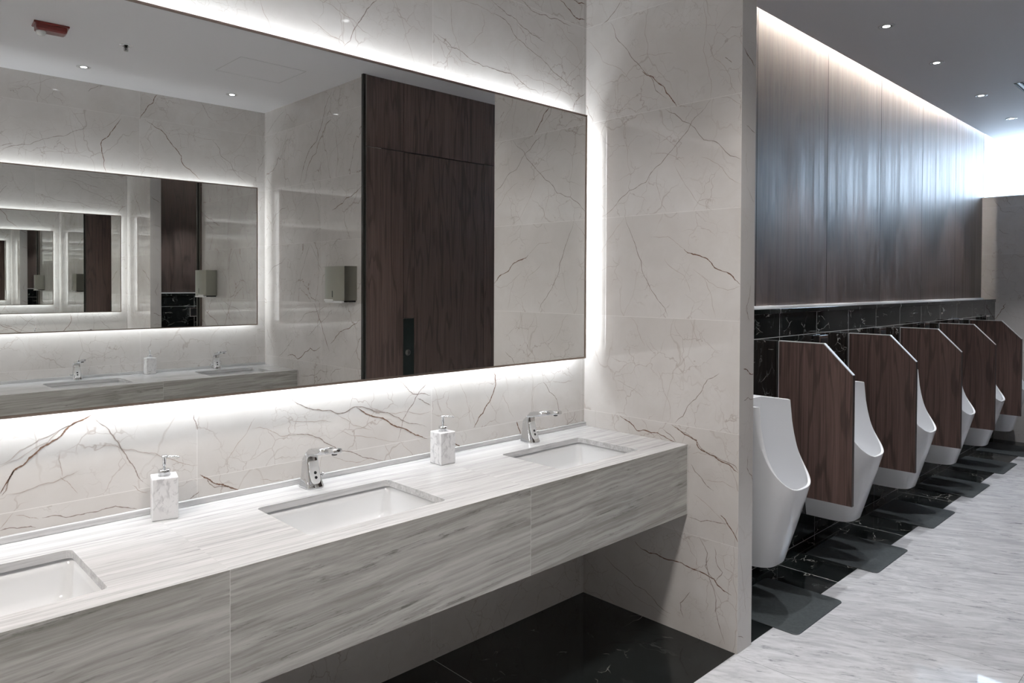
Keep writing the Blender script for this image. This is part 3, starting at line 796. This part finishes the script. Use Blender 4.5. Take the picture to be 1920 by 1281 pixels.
# ------------------------------------------------------------------ soap dispensers
def make_soap(label):
    t = thing('soap_dispenser', label, 'soap dispenser', (0, 0, 0), 0, 'square marble soap bottles on the wash counters')
    bm = bmesh.new(); box(bm, -0.036, 0.036, -0.036, 0.036, 0, 0.126, 0, 0.003); link('bottle', bm, M_BOTTLE, t)
    bm = bmesh.new(); lathe(bm, [(0.0, 0.126), (0.017, 0.126), (0.017, 0.144), (0.016, 0.1455), (0.0, 0.1455)], 28); link('collar', bm, M_CHROME, t, smooth=True)
    bm = bmesh.new(); lathe(bm, [(0.0, 0.1456), (0.0035, 0.1456), (0.0035, 0.156), (0.0055, 0.1565), (0.0055, 0.180), (0.0085, 0.1815), (0.009, 0.185), (0.0075, 0.187), (0.0, 0.1875)], 24)
    p = link('pump', bm, M_CHROME, t, smooth=True)
    bm = bmesh.new()
    path = [(0.004, 0.1830, 0.0042), (0.02, 0.1840, 0.0036), (0.035, 0.1832, 0.0030), (0.044, 0.1805, 0.0026)]
    loft(bm, [[(u, r*math.cos(a), z+r*0.8*math.sin(a)) for a in [2*math.pi*i/12 for i in range(12)]] for u, z, r in path])
    link('nozzle', bm, M_CHROME, p, smooth=True)
    return t
soap = make_soap('white and grey marble soap bottle nearest the left edge, left of the middle tap')
soap.location = (-2.035, -0.066, HC+0.0003); soap.rotation_euler = (0, 0, math.radians(-38))
for ch in soap.children:
    if ch.name.startswith('bottle'): ch.rotation_euler = (0, 0, math.radians(24))
s2 = dup(soap, (-1.003, -0.118, HC+0.0003), 'white marble soap bottle standing corner-on between the two taps', rz=math.radians(-36))
for ch in s2.children:
    if ch.name.startswith('bottle'): ch.rotation_euler = (0, 0, math.radians(35))
s3 = dup(soap, (-0.921, -W+0.075, HC+0.0003), 'white marble soap bottle seen in the mirror between the two reflected taps', rz=math.radians(100))
for ch in s3.children:
    if ch.name.startswith('bottle'): ch.rotation_euler = (0, 0, math.radians(-100))

# ------------------------------------------------------------------ backlit mirrors
def mirror(side, label):
    def Y(a): return -a if side == 0 else -W+a
    x0, x1 = XL+0.15, (-MGAP if side == 0 else XO-MGAP-0.01)
    root = thing('wall_mirror', label, 'mirror', ((x0+x1)/2, Y(0.0), MZ1), 0, 'backlit wall mirrors')
    inv = Matrix.Translation(-Vector(root.location))
    def lk(name, bm, m, par=root):
        o = link(name, bm, m); o.parent = par; o.matrix_parent_inverse = inv; return o
    def bx(bm, a0, a1, b0, b1, c0, c1):
        y0, y1 = sorted((Y(b0), Y(b1))); box(bm, a0, a1, y0, y1, c0, c1)
    f = 0.0075
    bm = bmesh.new()
    for a0, a1, c0, c1 in ((x0, x1, MZ1, MZ1+f), (x0, x1, MZ2-f, MZ2), (x0, x0+f, MZ1+f, MZ2-f), (x1-f, x1, MZ1+f, MZ2-f)):
        bx(bm, a0, a1, MF-0.028, MF+0.003, c0, c1)
    lk('frame', bm, M_BRONZE)
    bm = bmesh.new(); bx(bm, x0+f+0.0003, x1-f-0.0003, MF-0.006, MF, MZ1+f+0.0003, MZ2-f-0.0003); lk('mirror_glass', bm, M_MIRROR)
    bm = bmesh.new(); bx(bm, x0+f, x1-f, MF-0.012, MF-0.0065, MZ1+f, MZ2-f)
    i = 0.045; bx(bm, x0+i, x1-i, 0.001, MF-0.012, MZ1+i, MZ2-i); lk('backing', bm, M_BACK)
    j = i-0.002; a, b_ = 0.022, 0.050
    bm = bmesh.new()
    o_ = j-0.024                                   # strips set at 45 degrees, throwing light outward and onto the wall
    for q in (((x0+i, a, MZ2-j), (x1-j, a, MZ2-j), (x1-o_, b_, MZ2-o_), (x0+i, b_, MZ2-o_)), ((x0+i, a, MZ1+j), (x1-j, a, MZ1+j), (x1-o_, b_, MZ1+o_), (x0+i, b_, MZ1+o_)),
              ((x1-j, a, MZ1+j), (x1-j, a, MZ2-j), (x1-o_, b_, MZ2-o_), (x1-o_, b_, MZ1+o_))):
        bm.faces.new([bm.verts.new((p[0], Y(p[1]), p[2])) for p in q])
    lk('light_strip', bm, M_LED)
mirror(0, 'wide frameless-looking wall mirror with bronze edge and white backlight above the near counter')
mirror(1, 'backlit wall mirror on the far side of the room, seen inside the large mirror')

# ------------------------------------------------------------------ paper towel dispenser on the opposite pier
t = thing('paper_towel_dispenser', 'brushed steel paper towel dispenser on the marble pier seen in the mirror', 'towel dispenser', (XO, -2.52, 1.425))
bm = bmesh.new()
pts = []
n = 10
# plan outline (x, y): flat on the wall, front gently bowed
for i in range(n+1):
    y = -0.138+0.276*i/n; pts.append((-0.105-0.018*(1-(2*i/n-1)**2), y))
outl = [(-0.001, -0.138)]+pts+[(-0.001, 0.138)]
prism(bm, outl, 2, 0.012, 0.262)
link('housing', bm, M_STEEL, t)
bm = bmesh.new()
prism(bm, [(x+0.012 if x < -0.01 else x, y*0.88) for x, y in outl], 2, 0.0, 0.011); link('towel_slot', bm, M_DARKMETAL, t)
bm = bmesh.new(); box(bm, -0.118, -0.05, -0.115, 0.115, -0.006, 0.010, 0, 0.003)
box(bm, -0.1265, -0.112, -0.115, 0.01, 0.0045, 0.020, 0, 0.004)
link('paper_towel', bm, M_PAPER, t)
bm = bmesh.new(); box(bm, -0.1245, -0.1222, -0.0035, 0.0035, 0.035, 0.082); link('level_slit', bm, M_BLACK, t)

# ------------------------------------------------------------------ urinals
def make_urinal(label):
    t = thing('urinal', label, 'urinal', (0, 0, 0), 0, 'white wall-hung urinals along the black marble wall')
    # local frame: origin on the wall face (y=0) at floor level, bowl to -y
    Z0, ZT, ZL = 0.185, 0.978, 0.585
    prof = [(0.0, ZT), (0.205, ZT), (0.208, 0.93), (0.213, 0.89), (0.221, 0.845), (0.234, 0.80), (0.248, 0.755), (0.264, 0.72), (0.284, 0.685), (0.306, 0.655), (0.330, 0.627), (0.352, 0.603), (0.370, ZL)]
    def rim_z(dep):
        if dep <= 0.205: return ZT
        for (a, za), (b, zb) in zip(prof, prof[1:]):
            if a <= dep <= b and b > a: return za+(zb-za)*(dep-a)/(b-a)
        return ZL
    def depth(z): return 0.250+(0.370-0.250)*min(1.0, max(0, (z-Z0)/(ZL-Z0)))
    def half(z):
        q = min(1.0, max(0, (z-Z0)/(ZL-Z0))); return 0.125+0.055*math.sin(q*math.pi/2)
    # plan outline from back-left round the front to back-right, as (sx, g) with |sx|<=1, g 0..1
    N_ = 64; plan = []
    for i in range(N_+1):
        a = math.pi*i/N_
        e = 2/3.2
        plan.append((-math.copysign(abs(math.cos(a))**e, math.cos(a)), abs(math.sin(a))**e))
    # straight sides: resample the first and last part
    side = [(-1.0, q/8*0.35) for q in range(8)]
    pl2 = side+[(sx_, 0.35+0.65*gg) for sx_, gg in plan]+[(1.0, q/8*0.35) for q in range(7, -1, -1)]
    bm = bmesh.new()
    K = 22
    def shell(inset, zb, gback, taper):
        cols = []
        for sx_, gg in pl2:
            zr = ZT
            for _ in range(12): zr = rim_z(depth(ZL)*gg)
            col = []
            for k_ in range(K+1):
                tt = k_/K; z = zb+(zr-zb)*tt
                q = min(1, max(0, (z-Z0)/(ZL-Z0)))
                if inset:
                    r = math.sqrt(max(0.0, 1-(1-min(1, (z-zb)/0.16))**2)) if z < zb+0.16 else 1.0
                    hw = (half(z)-inset)*(0.25+0.75*r); dp = (depth(z)-inset)
                    g2 = gback+(dp-gback)*gg
                    mid = gback+(dp-gback)*0.45
                    g2 = mid+(g2-mid)*(0.25+0.75*r)
                    col.append((sx_*hw, -g2, z))
                else:
                    col.append((sx_*half(z), -depth(z)*gg, z))
            cols.append(col)
        return [[bm.verts.new(p) for p in c] for c in cols]
    A = shell(0, Z0, 0, 0)
    B = shell(0.015, 0.36, 0.060, 1)
    n_ = len(pl2)
    for X in (A, B):
        for i in range(n_-1):
            for j in range(K): bm.faces.new((X[i][j], X[i][j+1], X[i+1][j+1], X[i+1][j]))
    for i in range(n_-1): bm.faces.new((A[i][K], B[i][K], B[i+1][K], A[i+1][K]))
    for j in range(K): bm.faces.new((A[0][j], A[0][j+1], A[-1][j+1], A[-1][j])); bm.faces.new((B[0][j], B[0][j+1], B[-1][j+1], B[-1][j]))
    bm.faces.new([c[0] for c in A]); bm.faces.new([c[0] for c in B])
    bm.faces.new((A[0][K], B[0][K], B[-1][K], A[-1][K]))
    o = link('bowl', bm, M_WHITE, t, smooth=True)
    md = o.modifiers.new('edge', 'BEVEL'); md.width = 0.004; md.segments = 3; md.limit_method = 'ANGLE'; md.angle_limit = math.radians(45)
    sm = o.data
    try: sm.set_sharp_from_angle(angle=math.radians(50))
    except Exception: pass
    bm = bmesh.new(); lathe(bm, [(0.0, 0.0), (0.014, 0.0), (0.022, 0.003), (0.026, 0.0)], 24, (0, -0.165, 0.372)); link('drain', bm, M_CHROME, t, smooth=True)
    return t
UX = [0.620, 1.610, 2.600, 3.565, 4.50, 5.41]
UL = ['white urinal half hidden by the marble pier, nearest the camera', 'white urinal behind the first walnut partition, second from the pier',
      'white urinal behind the second walnut partition, third from the pier', 'white urinal behind the third walnut partition',
      'white urinal behind the fourth walnut partition', 'white urinal beside the far wall at the right edge, farthest away']
u = make_urinal(UL[0]); u.location = (UX[0], YD-0.001, 0)
for x, l in zip(UX[1:], UL[1:]): dup(u, (x, YD-0.001, 0), l)

# flush sensors: chrome boxes over each urinal
t = thing('flush_sensor', 'chrome flush box on the black wall above the nearest urinal, hidden behind the pier', 'flush sensor', (UX[0], YD-0.001, 1.14), 0, 'chrome flush boxes above the urinals')
bm = bmesh.new(); box(bm, -0.06, 0.06, -0.045, 0, 0, 0.115, 0, 0.004); link('chrome_cover', bm, M_CHROME, t)
bm = bmesh.new(); box(bm, -0.045, 0.045, -0.0475, -0.0452, 0.015, 0.098); q = link('dark_face', bm, M_BLACK, t)
FL = ['chrome flush box showing over the top of the first walnut partition', 'chrome flush box showing over the top of the second walnut partition',
      'chrome flush box showing over the top of the third walnut partition', 'chrome flush box showing over the top of the fourth walnut partition',
      'chrome flush box showing over the top of the last, darkest partition']
FZ = [1.145, 1.152, 1.157, 1.162, 1.167]
for x, l, z in zip(UX[1:], FL, FZ): dup(t, (x, YD-0.001, z), l)

# partitions
def make_partition(label):
    t = thing('urinal_partition', label, 'partition', (0, 0, 0), 0, 'walnut privacy partitions between the urinals')
    out = [(-0.003, 0.400), (-0.003, 1.250), (-0.256, 1.250), (-0.410, 1.092), (-0.410, 0.400)]
    ins = [(-0.006, 0.4005), (-0.006, 1.246), (-0.254, 1.246), (-0.4075, 1.0895), (-0.4075, 0.4005)]
    bm = bmesh.new(); prism(bm, ins, 0, -0.012, 0.012); link('panel', bm, M_PANELWOOD, t)
    bm = bmesh.new()
    for a, b_, ia, ib in ((1, 2, 1, 2), (2, 3, 2, 3)):
        prism(bm, [out[a], out[b_], ins[ib], ins[ia]], 0, -0.0125, 0.0125)
    link('edge_trim', bm, M_TRIM, t)
    bm = bmesh.new(); prism(bm, [out[3], out[4], ins[4], ins[3]], 0, -0.0122, 0.0122); link('front_edge', bm, simple('dark_edge', (0.05, 0.036, 0.032), 0.5), t)
    bm = bmesh.new(); prism(bm, [out[0], out[1], ins[1], ins[0]], 0, -0.0150, 0.0125); link('wall_channel', bm, M_TRIM, t)
    return t
PX_ = [1.116, 2.112, 3.086, 4.035, 4.953]
PL = ['reddish walnut partition with pale chamfered edge, nearest the marble pier', 'walnut partition between the second and third urinals', 'walnut partition between the third and fourth urinals',
      'walnut partition between the fourth and fifth urinals', 'darkest walnut partition at the right, next to the far wall']
pt = make_partition(PL[0]); pt.location = (PX_[0], YD, 0)
for x, l in zip(PX_[1:], PL[1:]): dup(pt, (x, YD, 0), l)

# floor mats
def make_mat(label):
    t_bm = bmesh.new()
    rings = [[(p[0], p[1], z) for p in rrect(-0.255+i, 0.255-i, -0.20+i, 0.20-i, 0.028, 6)] for i, z in ((0, 0.0006), (0.0004, 0.0030), (0.003, 0.0045))]
    loft(t_bm, rings)
    o = link('floor_mat', t_bm, M_RUBBER)
    o['label'] = label; o['category'] = 'mat'; o['group'] = 'dark rubber mats under the urinals'
    return o
ML = ['dark rubber floor mat beside the marble pier, nearest the camera', 'dark rubber floor mat below the second urinal', 'dark rubber floor mat below the third urinal',
      'dark rubber floor mat below the fourth urinal', 'dark rubber floor mat below the fifth urinal', 'dark rubber floor mat next to the far wall']
mt = make_mat(ML[0]); mt.location = (0.595, -0.756, 0)
for x, y, l in zip((1.590, 2.61, 3.58, 4.54, 5.40), (-0.745, -0.727, -0.715, -0.705, -0.70), ML[1:]):
    o = mt.copy(); C.objects.link(o); o.location = (x, y, 0); o['label'] = l

# ------------------------------------------------------------------ ceiling fixtures
def make_downlight(label, power, group, aim=None, angle=75, soft=0.022, col=COL_SPOT):
    t = thing('downlight', label, 'ceiling light', (0, 0, H), 0, group)
    bm = bmesh.new(); lathe(bm, [(0.030, 0.002), (0.032, -0.003), (0.043, -0.003), (0.045, -0.0002), (0.045, 0.0)], 32); link('trim_ring', bm, M_TRIM, t, smooth=True)
    bm = bmesh.new(); lathe(bm, [(0.0, -0.0012), (0.020, -0.0012)], 28); link('lens', bm, M_LAMP, t)
    bm = bmesh.new(); lathe(bm, [(0.020, -0.0010), (0.0305, -0.0010)], 28); link('reflector', bm, M_STEEL, t)
    ld = bpy.data.lights.new('spot_'+group[:6], 'SPOT'); ld.energy = power; ld.color = col
    ld.spot_size = math.radians(angle); ld.spot_blend = 0.5 if 'urinals' in group else 1.0; ld.shadow_soft_size = soft
    lo = bpy.data.objects.new('spot_lamp', ld); C.objects.link(lo); lo.parent = t; lo.location = (0, 0, -0.03)
    return t
GR = 'small round downlights in the ceiling'
d0 = make_downlight('small round downlight above the near counter beside the marble pier', P_SPOT_COUNTER, GR+' over the counters', angle=68)
d0.location = (-0.43, -0.40, H)
dup(d0, (-1.46, -0.40, H), 'small round downlight above the near counter between the soap bottles')
dup(d0, (-0.412, -3.474, H), 'small downlight in the mirror, nearer the corner of the reflected ceiling')
dup(d0, (-1.448, -3.477, H), 'small downlight in the mirror, left one below the red strobe')
d2 = make_downlight('added aisle fill light beside the marble pier, out of view', P_FILL_AISLE, GR+' over the aisle, added as fill light', angle=112, soft=0.14, col=COL_FILL_AISLE)  # added lamp with no seen source, lifts the ambient light of the wash area
d2.location = (-0.62, -1.25, H)
dup(d2, (-1.72, -1.25, H), 'second added aisle fill light from the marble pier, out of view')  # second added aisle lamp, likewise only for fill
d3 = make_downlight('added warm fill light at the end of the wash area, unseen behind the camera', P_FILL_END, GR+' behind the camera, added as fill light', angle=168, soft=0.16, col=COL_FILL_END)  # added unseen lamp, soft warm fill from behind the camera
d3.location = (-3.75, -1.15, H)
d1 = make_downlight('downlight in the dark ceiling closest to the marble pier, brightest of the row', P_SPOT_URINAL, GR+' over the urinals', angle=68, soft=0.010)
d1.location = (1.641, -0.855, H)
dup(d1, (2.600, -0.845, H), 'second downlight from the pier in the dark ceiling')
dup(d1, (3.770, -0.83, H), 'third downlight from the pier in the dark ceiling, left of the air grille')
dup(d1, (4.857, -0.81, H), 'farthest downlight in the dark ceiling, just before the window')
dup(d1, (0.55, -0.86, H), 'added unseen downlight above the nearest urinal, just above the frame')  # added out of view beyond the visible row, to brighten the room

# cove light in the slot above the walnut wall
t = thing('cove_light', 'warm hidden light tube in the ceiling slot above the walnut wall', 'cove light', (3.0, -0.4845, 3.30))
bm = bmesh.new(); box(bm, -2.85, 2.4, -0.012, 0.004, -0.012, 0.012); link('tube_tray', bm, M_SCREEN_WHITE, t)
bm = bmesh.new(); box(bm, -2.83, 2.38, 0.005, 0.016, -0.010, 0.010); link('light_tube', bm, M_COVE, t)

# strobe alarm (seen in the mirror)
t = thing('strobe_alarm', 'red fire alarm strobe with clear lens on the ceiling, seen in the mirror', 'fire alarm', (-1.80, -2.70, H), math.radians(4))
bm = bmesh.new(); box(bm, -0.088, 0.088, -0.055, 0.055, -0.012, 0, 0, 0.004); link('base_plate', bm, M_RED, t)
bm = bmesh.new()
loft(bm, [[(p[0], p[1], z) for p in rrect(-0.078+i, 0.078-i, -0.046+i, 0.046-i, 0.008)] for i, z in ((0, -0.0121), (0.001, -0.036), (0.010, -0.044))])
link('housing', bm, M_RED, t, smooth=False)
bm = bmesh.new()
loft(bm, [[(x*s-0.048, y*s, z) for x, y in [(0.026*math.cos(a), 0.034*math.sin(a)) for a in [2*math.pi*i/24 for i in range(24)]]] for s, z in ((1, -0.0445), (0.97, -0.054), (0.75, -0.064), (0.3, -0.068))])
link('strobe_lens', bm, M_FLASH, t, smooth=True)
# sprinkler
t = thing('sprinkler', 'chrome fire sprinkler head on the ceiling, seen in the mirror right of the strobe', 'sprinkler', (-1.38, -2.77, H))
bm = bmesh.new(); lathe(bm, [(0.018, -0.001), (0.020, -0.008), (0.036, -0.004), (0.038, 0.0)], 32); link('escutcheon', bm, M_CHROME, t, smooth=True)
bm = bmesh.new(); lathe(bm, [(0.0, -0.0015), (0.018, -0.0015)], 24); lathe(bm, [(0.008, -0.002), (0.008, -0.014), (0.004, -0.016), (0.004, -0.034), (0.0, -0.034)], 16)
for s in (-1, 1): box(bm, s*0.010-0.0015, s*0.010+0.0015, -0.002, 0.002, -0.032, -0.010)
link('frame_arms', bm, M_DARKMETAL, t)
bm = bmesh.new(); lathe(bm, [(0.0, -0.0345), (0.013, -0.0345), (0.013, -0.036), (0.0, -0.037)], 20); link('deflector', bm, M_STEEL, t)
# linear air grille
t = thing('air_grille', 'dark linear air grille in the ceiling at the right edge of the photo', 'air vent', (3.55, -1.17, H))
bm = bmesh.new(); box(bm, 0.0, 1.15, -0.085, 0.085, -0.001, 0.0); link('opening', bm, M_BLACK, t)
for i in range(5):
    bm = bmesh.new(); y = -0.075+i*0.0375; box(bm, 0.0, 1.15, y-0.006, y+0.006, -0.006, -0.0012); link('slat', bm, simple('grille_grey', (0.07, 0.072, 0.075), 0.6) if i == 0 else bpy.data.materials['grille_grey'], t)

# sky portal: tells the renderer where daylight enters
pd = bpy.data.lights.new('window_portal', 'AREA'); pd.shape = 'RECTANGLE'; pd.size = 4.3; pd.size_y = 1.9
po = bpy.data.objects.new('window_portal', pd); C.objects.link(po)
po.location = (6.80, -1.75, 3.12); po.rotation_euler = (0, math.radians(90), 0)
pd.size, pd.size_y = 1.95, 4.5
pd.cycles.is_portal = True
